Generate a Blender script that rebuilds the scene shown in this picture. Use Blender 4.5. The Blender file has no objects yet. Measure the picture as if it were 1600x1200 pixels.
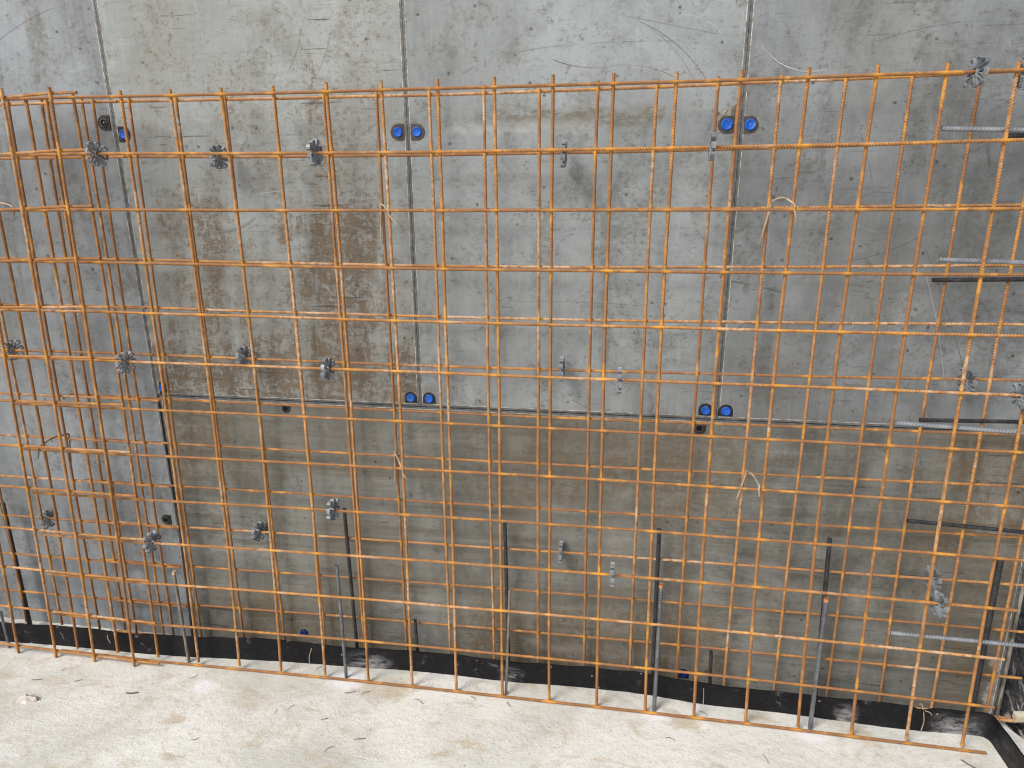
import bpy, bmesh, math, random
import numpy as np
from mathutils import Vector, Matrix, noise as mnoise

rng = np.random.default_rng(7)
random.seed(7)
scene = bpy.context.scene
COL = scene.collection
PI = math.pi

# ------------------------------------------------------------------ helpers
def tag(o, label=None, cat=None, group=None, kind=None):
    if label: o['label'] = label
    if cat: o['category'] = cat
    if group: o['group'] = group
    if kind: o['kind'] = kind
    return o

def empty(name, loc, label, cat, group=None):
    o = bpy.data.objects.new(name, None)
    o.empty_display_size = 0.05
    o.location = loc
    COL.objects.link(o)
    return tag(o, label, cat, group)

def link(name, me, mat=None, parent=None):
    o = bpy.data.objects.new(name, me)
    if mat is not None and len(me.materials) == 0:
        me.materials.append(mat)
    COL.objects.link(o)
    if parent is not None:
        o.parent = parent
        o.matrix_parent_inverse = Matrix.Translation(-parent.location)
    return o

def mesh_np(name, verts, quads, extra=(), smooth=True, attr=None, attr2=None):
    """verts (N,3); quads (M,4); extra: list of n-gon index lists"""
    me = bpy.data.meshes.new(name)
    n = len(verts)
    me.vertices.add(n)
    me.vertices.foreach_set('co', np.asarray(verts, np.float32).ravel())
    q = np.asarray(quads, np.int32).reshape(-1, 4)
    loops = [q.ravel()]
    starts = [np.arange(len(q), dtype=np.int32) * 4]
    totals = [np.full(len(q), 4, np.int32)]
    off = len(q) * 4
    for e in extra:
        loops.append(np.asarray(e, np.int32)); starts.append(np.array([off], np.int32))
        totals.append(np.array([len(e)], np.int32)); off += len(e)
    loops = np.concatenate(loops); starts = np.concatenate(starts); totals = np.concatenate(totals)
    me.loops.add(len(loops)); me.loops.foreach_set('vertex_index', loops)
    me.polygons.add(len(starts))
    me.polygons.foreach_set('loop_start', starts)
    me.polygons.foreach_set('loop_total', totals)
    me.polygons.foreach_set('use_smooth', np.full(len(starts), smooth, bool))
    if attr is not None:
        a = me.attributes.new('weld', 'FLOAT', 'POINT')
        a.data.foreach_set('value', np.asarray(attr, np.float32))
    if attr2 is not None:
        a = me.attributes.new('rib', 'FLOAT', 'POINT')
        a.data.foreach_set('value', np.asarray(attr2, np.float32))
    me.update(calc_edges=True)
    me.validate()
    return me

class MB:
    """collects simple solids, builds one mesh object"""
    def __init__(s): s.bm = bmesh.new()
    def box(s, lo, hi):
        x0, y0, z0 = lo; x1, y1, z1 = hi
        v = [s.bm.verts.new(p) for p in ((x0,y0,z0),(x1,y0,z0),(x1,y1,z0),(x0,y1,z0),(x0,y0,z1),(x1,y0,z1),(x1,y1,z1),(x0,y1,z1))]
        for f in ((0,3,2,1),(4,5,6,7),(0,1,5,4),(1,2,6,5),(2,3,7,6),(3,0,4,7)):
            s.bm.faces.new([v[i] for i in f])
    def hexa(s, pts):     # 8 points: front ring 4, back ring 4
        v = [s.bm.verts.new(p) for p in pts]
        for f in ((0,1,2,3),(7,6,5,4),(0,4,5,1),(1,5,6,2),(2,6,7,3),(3,7,4,0)):
            s.bm.faces.new([v[i] for i in f])
    def prism_y(s, poly, y0, y1, shrink=1.0, c=(0,0)):
        """polygon in x,z from y0 (front, possibly shrunk) to y1 (back)"""
        a = [s.bm.verts.new((c[0]+(p[0]-c[0])*shrink, y0, c[1]+(p[1]-c[1])*shrink)) for p in poly]
        b = [s.bm.verts.new((p[0], y1, p[1])) for p in poly]
        n = len(poly)
        s.bm.faces.new(a); s.bm.faces.new(b[::-1])
        for i in range(n):
            s.bm.faces.new((a[i], b[i], b[(i+1) % n], a[(i+1) % n]))
    def lathe_y(s, prof, c, n=20):
        """profile list of (r, y); axis along y through (cx, cz)"""
        rings = []
        for r, y in prof:
            if r < 1e-6: rings.append([s.bm.verts.new((c[0], y, c[1]))])
            else: rings.append([s.bm.verts.new((c[0]+r*math.cos(2*PI*k/n), y, c[1]+r*math.sin(2*PI*k/n))) for k in range(n)])
        for A, B in zip(rings, rings[1:]):
            for k in range(n):
                k2 = (k+1) % n
                if len(A) == 1 and len(B) == 1: continue
                if len(A) == 1: s.bm.faces.new((A[0], B[k], B[k2]))
                elif len(B) == 1: s.bm.faces.new((A[k], B[0], A[k2]))
                else: s.bm.faces.new((A[k], B[k], B[k2], A[k2]))
    def build(s, name, mat, parent=None, smooth=False, bevel=0):
        bmesh.ops.recalc_face_normals(s.bm, faces=s.bm.faces)
        me = bpy.data.meshes.new(name)
        s.bm.to_mesh(me); s.bm.free()
        if smooth:
            me.polygons.foreach_set('use_smooth', np.full(len(me.polygons), True, bool))
        o = link(name, me, mat, parent)
        if bevel:
            m = o.modifiers.new('bevel', 'BEVEL'); m.width = bevel; m.segments = 2
        return o

def tube(pts, r, n=8, taper=None, sub=6):
    """smooth tube through points; returns verts, quads, ngons"""
    P = np.array(pts, float)
    if sub > 1 and len(P) > 2:      # catmull-rom
        Q = np.vstack([2*P[0]-P[1], P, 2*P[-1]-P[-2]])
        out = []
        for i in range(1, len(Q)-2):
            for t in np.linspace(0, 1, sub, endpoint=False):
                a, b, c, d = Q[i-1], Q[i], Q[i+1], Q[i+2]
                out.append(.5*((2*b)+(c-a)*t+(2*a-5*b+4*c-d)*t*t+(3*b-a-3*c+d)*t**3))
        out.append(P[-1]); P = np.array(out)
    T = np.gradient(P, axis=0); T /= np.linalg.norm(T, axis=1)[:, None] + 1e-12
    up = np.array([.31, .87, .38]); V = []
    A = np.cross(T[0], up); A /= np.linalg.norm(A)
    for k in range(len(P)):
        A = A - T[k]*(A@T[k]); A /= np.linalg.norm(A); B = np.cross(T[k], A)
        th = np.arange(n)*2*PI/n
        rr = r if taper is None else r*taper[min(k, len(taper)-1)]
        V.append(P[k]+rr*(np.cos(th)[:, None]*A+np.sin(th)[:, None]*B))
    V = np.vstack(V); m = len(P)
    return V, ring_quads(m, n), [list(range(n))[::-1], list(range((m-1)*n, m*n))]

def ring_quads(m, n, off=0):
    i = np.arange(m-1)[:, None]*n; j = np.arange(n)[None, :]; j2 = (j+1) % n
    return (np.stack([i+j, i+j2, i+n+j2, i+n+j], -1).reshape(-1, 4))+off

def tube_obj(name, pts, r, mat, parent=None, n=8, sub=6):
    V, Q, E = tube(pts, r, n, None, sub)
    return link(name, mesh_np(name, V, Q, E), mat, parent)

# ------------------------------------------------------------------ node helper
class N:
    def __init__(s, name):
        s.m = bpy.data.materials.new(name); s.m.use_nodes = True
        s.t = s.m.node_tree; s.t.nodes.clear()
        s.out = s.t.nodes.new('ShaderNodeOutputMaterial')
        s.b = s.t.nodes.new('ShaderNodeBsdfPrincipled')
        s.t.links.new(s.b.outputs[0], s.out.inputs[0])
        s.co = s.t.nodes.new('ShaderNodeTexCoord').outputs['Object']
        sx = s.t.nodes.new('ShaderNodeSeparateXYZ'); s.t.links.new(s.co, sx.inputs[0])
        s.x, s.y, s.z = sx.outputs
    def put(s, sock, v):
        if isinstance(v, (int, float)): sock.default_value = v
        elif isinstance(v, (tuple, list)): sock.default_value = (*v, 1)[:4] if len(sock.default_value) == 4 else v
        else: s.t.links.new(v, sock)
    def math(s, op, a, b=0.0, c=None, clamp=False):
        n = s.t.nodes.new('ShaderNodeMath'); n.operation = op; n.use_clamp = clamp
        s.put(n.inputs[0], a); s.put(n.inputs[1], b)
        if c is not None: s.put(n.inputs[2], c)
        return n.outputs[0]
    def mul(s, *a):
        r = a[0]
        for b in a[1:]: r = s.math('MULTIPLY', r, b)
        return r
    def add(s, *a):
        r = a[0]
        for b in a[1:]: r = s.math('ADD', r, b)
        return r
    def mx(s, a, b): return s.math('MAXIMUM', a, b)
    def vec(s, sx=1, sy=1, sz=1, off=(0, 0, 0), rot=0):
        n = s.t.nodes.new('ShaderNodeMapping'); s.put(n.inputs['Vector'], s.co)
        n.inputs['Scale'].default_value = (sx, sy, sz); n.inputs['Location'].default_value = off
        n.inputs['Rotation'].default_value = (0, rot, 0)
        return n.outputs[0]
    def noise(s, vec=None, scale=5, detail=4, rough=.55, dist=0.0, col=False):
        n = s.t.nodes.new('ShaderNodeTexNoise'); s.put(n.inputs['Vector'], vec if vec is not None else s.co)
        n.inputs['Scale'].default_value = scale; n.inputs['Detail'].default_value = detail
        n.inputs['Roughness'].default_value = rough; n.inputs['Distortion'].default_value = dist
        return n.outputs['Color' if col else 'Fac']
    def voro(s, vec=None, scale=20, feature='F1'):
        n = s.t.nodes.new('ShaderNodeTexVoronoi'); n.feature = feature
        s.put(n.inputs['Vector'], vec if vec is not None else s.co); n.inputs['Scale'].default_value = scale
        return n.outputs['Distance'], n.outputs['Color']
    def step(s, x, a, b, lo=0.0, hi=1.0):
        n = s.t.nodes.new('ShaderNodeMapRange'); n.interpolation_type = 'SMOOTHSTEP'
        s.put(n.inputs[0], x)
        if a > b:
            a, b, lo, hi = b, a, hi, lo
        n.inputs[1].default_value = a; n.inputs[2].default_value = b; n.inputs[3].default_value = lo; n.inputs[4].default_value = hi
        return n.outputs[0]
    def mix(s, f, a, b, mode='MIX'):
        n = s.t.nodes.new('ShaderNodeMix'); n.data_type = 'RGBA'; n.blend_type = mode
        s.put(n.inputs[0], f); s.put(n.inputs[6], a); s.put(n.inputs[7], b)
        return n.outputs[2]
    def sep(s, c):
        n = s.t.nodes.new('ShaderNodeSeparateColor'); s.put(n.inputs[0], c); return n.outputs
    def spots(s, scale, size, density, soft=.5, vec=None):
        """round specks: only some voronoi cells carry one"""
        d, c = s.voro(vec, scale); ch = s.sep(c)
        r = s.math('MULTIPLY', ch[1], size)
        inside = s.math('LESS_THAN', d, r)
        edge = s.step(s.math('SUBTRACT', r, d), 0, size*soft)
        return s.mul(edge, inside, s.math('LESS_THAN', ch[0], density))
    def box(s, x0, x1, z0, z1, soft=.05, wob=None):
        x, z = s.x, s.z
        if wob is not None:
            x = s.math('ADD', x, wob[0]); z = s.math('ADD', z, wob[1])
        return s.mul(s.step(x, x0-soft, x0+soft), s.step(x, x1+soft, x1-soft), s.step(z, z0-soft, z0+soft), s.step(z, z1+soft, z1-soft))
    def bump(s, h, strength=.3, dist=.002, prev=None):
        n = s.t.nodes.new('ShaderNodeBump'); n.inputs['Strength'].default_value = strength; n.inputs['Distance'].default_value = dist
        s.put(n.inputs['Height'], h)
        if prev is not None: s.put(n.inputs['Normal'], prev)
        return n.outputs[0]
    def done(s, col, rough=.6, spec=.4, normal=None, metal=0.0):
        s.put(s.b.inputs['Base Color'], col); s.put(s.b.inputs['Roughness'], rough)
        s.put(s.b.inputs['Specular IOR Level'], spec); s.put(s.b.inputs['Metallic'], metal)
        if normal is not None: s.put(s.b.inputs['Normal'], normal)
        return s.m

# ------------------------------------------------------------------ materials
def wall_mat(name, base, base2, brown=(), brown_amt=.8, grain_h=.4, pits=.35, scratch=.5, seed=0.0, vstreak=0.0, smear=(), haze=.3, arcs=(), grime=.62, boards=0.0):
    m = N(name)
    o = (seed*3.1, seed*1.7, seed*2.3)
    big = m.noise(m.vec(1, 1, 1, o), 2.2, 5, .6, .6)
    mid = m.noise(m.vec(1, 1, 1, o), 9, 6, .65, .8)
    fv = m.noise(m.vec(90, 1, 7, o), 1, 4, .6)            # fine vertical brushing
    fh = m.noise(m.vec(7, 1, 110, o), 1, 4, .65)          # fine horizontal fibre
    fine = m.noise(m.vec(1, 1, 1, o), 160, 3, .7)
    col = m.mix(m.step(big, .32, .68), base, base2)
    col = m.mix(m.mul(m.step(mid, .45, .68), .36), col, tuple(c*.66 for c in base2))
    col = m.mix(m.mul(m.step(fv, .48, .75), m.step(big, .35, .6, .05, .22)), col, tuple(c*.62 for c in base2))
    col = m.mix(m.mul(m.step(fv, .48, .25), .16), col, tuple(min(1, c*1.35) for c in base))
    col = m.mix(m.mul(m.step(fh, .5, .8), grain_h), col, tuple(c*.55 for c in base2))
    col = m.mix(m.mul(m.step(fine, .52, .72), .38), col, tuple(c*.5 for c in base2))
    # soft grime: broad cloudy patches and vertical wipes, broken up by grit
    d1 = m.noise(m.vec(5, 1, 1.7, (o[0]+8, 0, o[2]+4)), 1, 8, .66, .7)
    d2 = m.noise(m.vec(1, 1, 1, (o[0]+1, 0, o[2]+9)), 15, 8, .75, .6)
    d3 = m.noise(m.vec(1, 1, 1.5, (o[0]+5, 0, o[2]+2)), 70, 5, .8)
    gr = m.add(m.mul(d1, .45), m.mul(d2, .33), m.mul(d3, .22))
    col = m.mix(m.mul(m.step(gr, .485, .58), grime*.85), col, tuple(c*k for c, k in zip(base2, (.55, .50, .42))))
    col = m.mix(m.mul(m.step(d3, .54, .63), m.step(d2, .44, .58), .6*grime+.2), col, (.075, .07, .06))
    # vertical run streaks
    if vstreak:
        vs = m.noise(m.vec(14, 1, .9, o), 1, 5, .62, .3)
        br = m.noise(m.vec(1, 1, 1, o), 40, 5, .75, 1.0)
        col = m.mix(m.mul(m.step(vs, .50, .68), m.step(br, .36, .62), vstreak), col, (.095, .085, .07))
    if boards:
        gb = m.noise(m.vec(1.6, 1, 34, (o[0], 0, o[2]+11)), 1, 7, .68, .25)
        gg = m.noise(m.vec(1, 1, 1, (o[0]+2, 0, o[2]+5)), 2.6, 4, .6)
        col = m.mix(m.mul(m.step(gb, .50, .66), m.step(gg, .36, .62, .25, 1.0), boards), col, (.105, .085, .055))
        col = m.mix(m.mul(m.step(gb, .46, .32), .35*boards), col, (.36, .36, .33))
    # worn brown areas: film worn through to the wood
    if brown:
        wc = m.sep(m.noise(m.vec(1, 1, 1, o), 7, 4, .6, 0, True))
        wob = (m.math('MULTIPLY_ADD', wc[0], .34, -.17), m.math('MULTIPLY_ADD', wc[1], .40, -.20))
        reg = None
        for (x0, x1, z0, z1, amt) in brown:
            b = m.mul(m.box(x0, x1, z0, z1, .12, wob), amt*1.12)
            reg = b if reg is None else m.mx(reg, b)
        run = m.noise(m.vec(9, 1, 1.5, (o[0]+6, 0, o[2])), 1, 7, .7, .8)
        reg = m.mul(reg, m.step(run, .30, .60, .55, 1.0))
        g1 = m.noise(m.vec(40, 1, 120, o), 1, 7, .75, .9)
        g2 = m.noise(m.vec(150, 1, 34, o), 1, 6, .75, .7)
        g3 = m.noise(m.vec(1, 1, 1, o), 22, 7, .72, 1.4)
        grit = m.add(m.mul(g1, .32), m.mul(g2, .24), m.mul(g3, .44))
        thr = m.math('MULTIPLY_ADD', reg, -.175, .622)
        mask = m.math('MULTIPLY', m.math('SUBTRACT', grit, thr), 13.0, clamp=True)
        mask = m.mul(mask, m.step(reg, .02, .22), brown_amt)
        bc = m.mix(m.step(g3, .35, .65), (.060, .038, .019), (.150, .098, .050))
        col = m.mix(m.mul(m.step(reg, 0, .9), .28), col, (.20, .16, .10))
        col = m.mix(mask, col, bc)
    for (x0, x1, z0, z1, amt, c) in smear:
        wc = m.sep(m.noise(m.vec(1, 1, 1, (9, 2, 1)), 9, 5, .6, 0, True))
        wob = (m.math('MULTIPLY_ADD', wc[0], .2, -.1), m.math('MULTIPLY_ADD', wc[1], .05, -.025))
        sm = m.mul(m.box(x0, x1, z0, z1, .012, wob), m.step(m.noise(m.vec(30, 1, 60), 1, 6, .7), .36, .6), amt)
        col = m.mix(sm, col, c)
    # short horizontal hairline cracks in the film
    hc = m.noise(m.vec(4.5, 1, 95, (o[0]+4, 0, o[2])), 1, 3, .55)
    hg = m.noise(m.vec(3, 1, 3, (o[0]+2, 0, o[2])), 1.3, 3, .6)
    col = m.mix(m.mul(m.step(hc, .64, .68), m.step(hg, .47, .60), min(.85, grain_h*1.5)), col, (.055, .048, .04))
    # long scratches: level lines of a stretched smooth noise
    for k, (sc, w, a, c, rt) in enumerate(((1.2, .0022, scratch*.8, (.09, .085, .08), .5), (1.5, .0022, scratch*.6, (.10, .095, .09), -.8), (1.3, .0016, scratch*.35, (.50, .51, .51), 1.2))):
        n1 = m.noise(m.vec(.5, 1, 2.6, (o[0]+k*5.3, 0, o[2]+k*2.2), rt), sc, 0, .4, 0)
        line = m.step(m.math('ABSOLUTE', m.math('SUBTRACT', n1, .5)), w, w*.3)
        gate = m.step(m.noise(m.vec(1, 1, 1, (o[0]+k*7, 0, o[2]+3)), 3.3, 4, .65), .54, .62)
        col = m.mix(m.mul(line, gate, a), col, c)
    for (p, q, r_, w, a, c) in arcs:      # arc-shaped scratches through three points
        ax, az = p; bx, bz = q; cx, cz = r_
        d = 2*(ax*(bz-cz)+bx*(cz-az)+cx*(az-bz))
        ux = ((ax*ax+az*az)*(bz-cz)+(bx*bx+bz*bz)*(cz-az)+(cx*cx+cz*cz)*(az-bz))/d
        uz = ((ax*ax+az*az)*(cx-bx)+(bx*bx+bz*bz)*(ax-cx)+(cx*cx+cz*cz)*(bx-ax))/d
        rad = math.hypot(ax-ux, az-uz)
        dist = m.math('ABSOLUTE', m.math('SUBTRACT', m.math('SQRT', m.add(m.math('POWER', m.math('SUBTRACT', m.x, ux), 2), m.math('POWER', m.math('SUBTRACT', m.z, uz), 2))), rad))
        xs = sorted((ax, bx, cx)); zs = sorted((az, bz, cz))
        reg = m.box(xs[0], xs[-1], zs[0], zs[-1], .012)
        col = m.mix(m.mul(m.step(dist, w, w*.3), reg, m.step(fine, .3, .5), a), col, c)
    # pits, specks, splashes
    p1 = m.spots(26, .19, .45*pits+.05, .5)
    p2 = m.spots(62, .28, .5*pits, .5)
    p3 = m.spots(9, .11, .7*pits, .4, m.vec(1, 1, 1.35, (.3, 0, .7)))
    brk = m.step(m.noise(m.vec(1, 1, 1), 130, 4, .7), .40, .55)
    col = m.mix(m.mul(p1, .85, brk), col, (.05, .047, .042))
    col = m.mix(m.mul(p2, .65), col, (.085, .078, .07))
    col = m.mix(m.mul(p3, .8, brk), col, (.06, .055, .05))
    w1 = m.spots(34, .14, .05+.05*haze, .5, m.vec(1, 1, 1, (5, 0, 3)))
    col = m.mix(m.mul(w1, .8, brk), col, (.62, .62, .60))
    # thin cement haze
    hz = m.noise(m.vec(1, 1, 1.6, (o[0]+3, 0, o[2]+6)), 3.2, 6, .68, 1.2)
    col = m.mix(m.mul(m.step(hz, .55, .78), haze), col, (.46, .47, .47))
    nb = m.bump(m.add(m.mul(mid, .6), m.mul(fine, .25), m.mul(p1, -1.2), m.mul(p3, -1.5)), .28, .0015)
    rough = m.math('MULTIPLY_ADD', mid, .3, .30)
    return m.done(col, rough, .42, nb)

def rust_mat(name, back=False):
    m = N(name)
    oi = m.t.nodes.new('ShaderNodeObjectInfo'); rnd = oi.outputs['Random']
    at = m.t.nodes.new('ShaderNodeAttribute'); at.attribute_name = 'weld'
    rb = m.t.nodes.new('ShaderNodeAttribute'); rb.attribute_name = 'rib'
    n1 = m.noise(None, 13, 5, .65, .6)
    n2 = m.noise(m.vec(1, 1, 1, (3, 1, 2)), 70, 5, .72, .4)
    n3 = m.noise(m.vec(1, 1, 1, (7, 5, 1)), 5, 3, .6)
    sh = m.math('MULTIPLY_ADD', rnd, .26, -.14)
    if back:
        base = m.mix(m.step(n2, .3, .7), (.46, .22, .088), (.74, .39, .165))
    else:
        base = m.mix(m.step(n2, .3, .7), (.43, .19, .058), (.68, .34, .11))
    # rib crests keep the base colour, the grooves are mixed darker
    base = m.mix(m.mul(m.step(rb.outputs['Fac'], .55, .0), .68), base, (.15, .066, .032))
    dk = m.step(m.add(n1, sh), .57, .40)
    base = m.mix(m.mul(dk, .58), base, (.22, .108, .055))
    pale = m.mul(m.step(m.add(n3, sh), .55, .70), m.step(n2, .38, .60))
    base = m.mix(m.mul(pale, .75 if back else .6), base, (.66, .50, .36))
    w = m.math('MULTIPLY', at.outputs['Fac'], m.step(n2, .22, .5, .5, 1.0))
    base = m.mix(m.mul(w, .55), base, (.78, .36, .034))
    base = m.mix(m.mul(m.step(n1, .55, .66), .45), base, (.78, .37, .048))
    return m.done(base, .75, .3, m.bump(n2, .35, .0008))

M = {}
M['rust_front'] = rust_mat('rust_front')
M['rust_back'] = rust_mat('rust_back', True)

def steel_mat(name, c1, c2, rough, spec=.5, metal=.3, dust=0.0):
    m = N(name)
    n1 = m.noise(None, 30, 4, .6); n2 = m.noise(m.vec(1, 1, 1, (2, 2, 2)), 140, 3, .6)
    col = m.mix(m.step(n1, .35, .65), c1, c2)
    rb = m.t.nodes.new('ShaderNodeAttribute'); rb.attribute_name = 'rib'
    if name != 'plastic': col = m.mix(m.mul(m.step(rb.outputs['Fac'], .25, .8), .6), col, tuple(min(1, c*2.1) for c in c2))
    if dust: col = m.mix(m.mul(m.step(n2, .5, .7), dust), col, (.45, .43, .40))
    return m.done(col, m.math('MULTIPLY_ADD', n1, .25, rough-.1), spec, m.bump(n2, .2, .0006), metal)
M['dark_steel'] = steel_mat('dark_steel', (.018, .019, .022), (.045, .046, .05), .5, dust=.12)
M['grey_steel'] = steel_mat('grey_steel', (.115, .125, .14), (.20, .215, .235), .42, metal=.5, dust=.25)
M['bright_steel'] = steel_mat('bright_steel', (.215, .23, .25), (.32, .34, .365), .38, metal=.45, dust=.15)
M['brown_steel'] = steel_mat('brown_steel', (.14, .115, .09), (.25, .215, .17), .6, metal=.2, dust=.3)
M['rust_tip'] = steel_mat('rust_tip', (.42, .19, .05), (.5, .22, .10), .8, metal=0)
M['wire'] = steel_mat('wire', (.28, .20, .13), (.50, .39, .27), .6, metal=0, dust=.4)
M['brown_wire'] = steel_mat('brown_wire', (.13, .10, .075), (.30, .23, .17), .5, metal=.2, dust=.2)
M['dark_wire'] = steel_mat('dark_wire', (.05, .045, .04), (.12, .10, .085), .6, metal=.2)
M['plastic'] = steel_mat('plastic', (.125, .138, .152), (.29, .315, .34), .34, metal=0, dust=.08)

m = N('blue_cap'); n1 = m.noise(None, 120, 4, .6); n2 = m.noise(None, 45, 6, .75)
col = m.mix(m.step(n1, .4, .75), (.006, .105, .58), (.02, .155, .64))
M['blue'] = m.done(m.mix(m.mul(m.step(n2, .54, .66), .55), col, (.20, .27, .38)), .5, .4)
m = N('shaded_navy_cap'); n1 = m.noise(None, 120, 4, .6)
M['shaded_navy'] = m.done(m.mix(m.step(n1, .4, .75), (.006, .030, .17), (.015, .04, .20)), .5, .4)  # blue cap darkened: navy for one low plug, painted shade for the other
m = N('bush'); n1 = m.noise(None, 90, 4, .6)
M['bush'] = m.done(m.mix(m.step(n1, .4, .7), (.012, .012, .015), (.040, .039, .040)), .6, .4)
m = N('bush_grey'); n1 = m.noise(None, 90, 4, .6)
M['bush_grey'] = m.done(m.mix(m.step(n1, .35, .7), (.050, .047, .048), (.090, .085, .084)), .6, .4)
m = N('hole_shade_black'); M['black'] = m.done((.008, .008, .009), .8, .2)

m = N('panel_frame')
n1 = m.noise(m.vec(1, 1, 1), 60, 5, .7, .5); n2 = m.noise(m.vec(3, 3, 3), 9, 5, .7)
col = m.mix(m.step(n1, .4, .65), (.105, .110, .112), (.185, .19, .19))
col = m.mix(m.mul(m.step(n2, .55, .72), .5), col, (.30, .29, .27))
M['frame'] = m.done(col, .55, .4, m.bump(n1, .3, .001), .2)
m = N('panel_seal')
n1 = m.noise(None, 45, 5, .7)
M['seal'] = m.done(m.mix(m.step(n1, .42, .6), (.26, .225, .17), (.62, .60, .54)), .7, .3)

# concrete slab
m = N('concrete_slab')
big = m.noise(None, 1.9, 5, .6, .8); mid = m.noise(m.vec(1, 1.6, 1, (1, 4, 0)), 7, 6, .68, .8)
mid2 = m.noise(m.vec(1, 2.2, 1, (6, 1, 0)), 11, 6, .7, .5)
fine = m.noise(None, 90, 5, .75); gr = m.noise(None, 260, 3, .7)
brush = m.noise(m.vec(18, 95, 1), 1, 5, .65, .4)
col = m.mix(m.step(big, .35, .65), (.58, .58, .525), (.77, .775, .725))
col = m.mix(m.mul(m.step(mid, .52, .68), .62), col, (.52, .455, .34))
blob = m.noise(m.vec(1, 1.5, 1, (3, 7, 0)), 5.5, 5, .6, .3)
col = m.mix(m.mul(m.step(blob, .56, .68), .7), col, (.50, .415, .285))
col = m.mix(m.mul(m.step(mid2, .58, .72), .5), col, (.45, .42, .36))
col = m.mix(m.mul(m.step(mid2, .42, .28), .6), col, (.78, .785, .79))
col = m.mix(m.mul(m.step(fine, .52, .68), .5), col, (.43, .41, .36))
col = m.mix(m.mul(m.step(brush, .55, .75), m.step(big, .4, .6, .0, .22)), col, (.40, .375, .33))
col = m.mix(m.mul(m.step(gr, .52, .70), .5), col, (.45, .44, .40))
sp = m.spots(55, .2, .10, .5); col = m.mix(m.mul(sp, .7), col, (.22, .19, .16))
# white drilling powder round the dowels
for (px, py, rx) in ((.53, .0, .085), (1.535, -.005, .055), (1.99, -.012, .05), (.07, -.1, .06)):
    d = m.math('SQRT', m.add(m.math('POWER', m.math('ADD', m.x, -px), 2), m.mul(m.math('POWER', m.math('ADD', m.y, -py), 2), 1.5)))
    d = m.add(d, m.math('MULTIPLY_ADD', m.noise(None, 25, 5, .7), .09, -.045))
    col = m.mix(m.step(d, rx, rx*.35, 0, .85), col, (.82, .825, .84))
peb = m.noise(None, 38, 6, .75, .3)
h = m.add(m.mul(fine, .7), m.mul(gr, .4), m.mul(brush, .12), m.mul(peb, .9))
M['slab'] = m.done(col, .9, .2, m.bump(h, .75, .005))

# black waterstop strip
m = N('waterstop')
n1 = m.noise(m.vec(1, 1, 1), 11, 6, .7, 1.0); n2 = m.noise(m.vec(20, 20, 60), 1, 6, .75, .6); n3 = m.noise(None, 60, 4, .7)
col = m.mix(m.step(n3, .4, .7), (.0065, .0065, .0085), (.013, .013, .016))
col = m.mix(m.mul(m.step(n1, .60, .72), m.step(n2, .42, .60), .75), col, (.36, .35, .33))
col = m.mix(m.mul(m.spots(45, .2, .12, .4), .6), col, (.45, .44, .43))
for (px, rx) in ((.585, .10), (1.07, .05), (2.42, .09), (2.10, .05)):
    d = m.add(m.math('ABSOLUTE', m.math('ADD', m.x, -px)), m.math('MULTIPLY_ADD', m.noise(m.vec(1, 1, 2), 22, 5, .7), .12, -.06))
    col = m.mix(m.mul(m.step(d, rx, rx*.1, 0, .55), m.step(m.z, .065, .0), m.step(n2, .38, .6)), col, (.55, .55, .56))
M['strip'] = m.done(col, m.step(n1, .3, .7, .42, .62), .25, m.bump(m.add(n1, m.mul(n3, .3)), .25, .003))

m = N('black_foil')
n1 = m.noise(None, 14, 6, .7, 1.2); n2 = m.noise(m.vec(40, 9, 9), 1, 6, .75, 1.5)
col = m.mix(m.step(n1, .45, .62), (.012, .012, .015), (.05, .045, .042))
col = m.mix(m.mul(m.step(n2, .52, .62), .8), col, (.42, .38, .34))  # pale streaks mixed into the black by stretched noise
M['foil'] = m.done(col, .32, .5, m.bump(m.add(n1, n2), .8, .01))
m = N('timber')
n1 = m.noise(m.vec(6, 60, 60), 1, 5, .6, .5)
M['timber'] = m.done(m.mix(m.step(n1, .35, .7), (.52, .46, .33), (.68, .63, .50)), .8, .2, m.bump(n1, .3, .002))
m = N('raw_edge')
n1 = m.noise(m.vec(1, 1, .3), 25, 6, .7, .6)
M['edge'] = m.done(m.mix(m.step(n1, .4, .65), (.12, .105, .085), (.40, .37, .31)), .8, .2, m.bump(n1, .3, .002))
m = N('stone')
n1 = m.noise(None, 60, 5, .7)
M['stone'] = m.done(m.mix(m.step(n1, .35, .7), (.50, .45, .40), (.72, .67, .62)), .9, .2, m.bump(n1, .5, .003))
m = N('patch')
n1 = m.noise(None, 50, 5, .7)
M['patch'] = m.done(m.mix(m.step(n1, .35, .7), (.27, .28, .27), (.34, .35, .34)), .55, .4)

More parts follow.
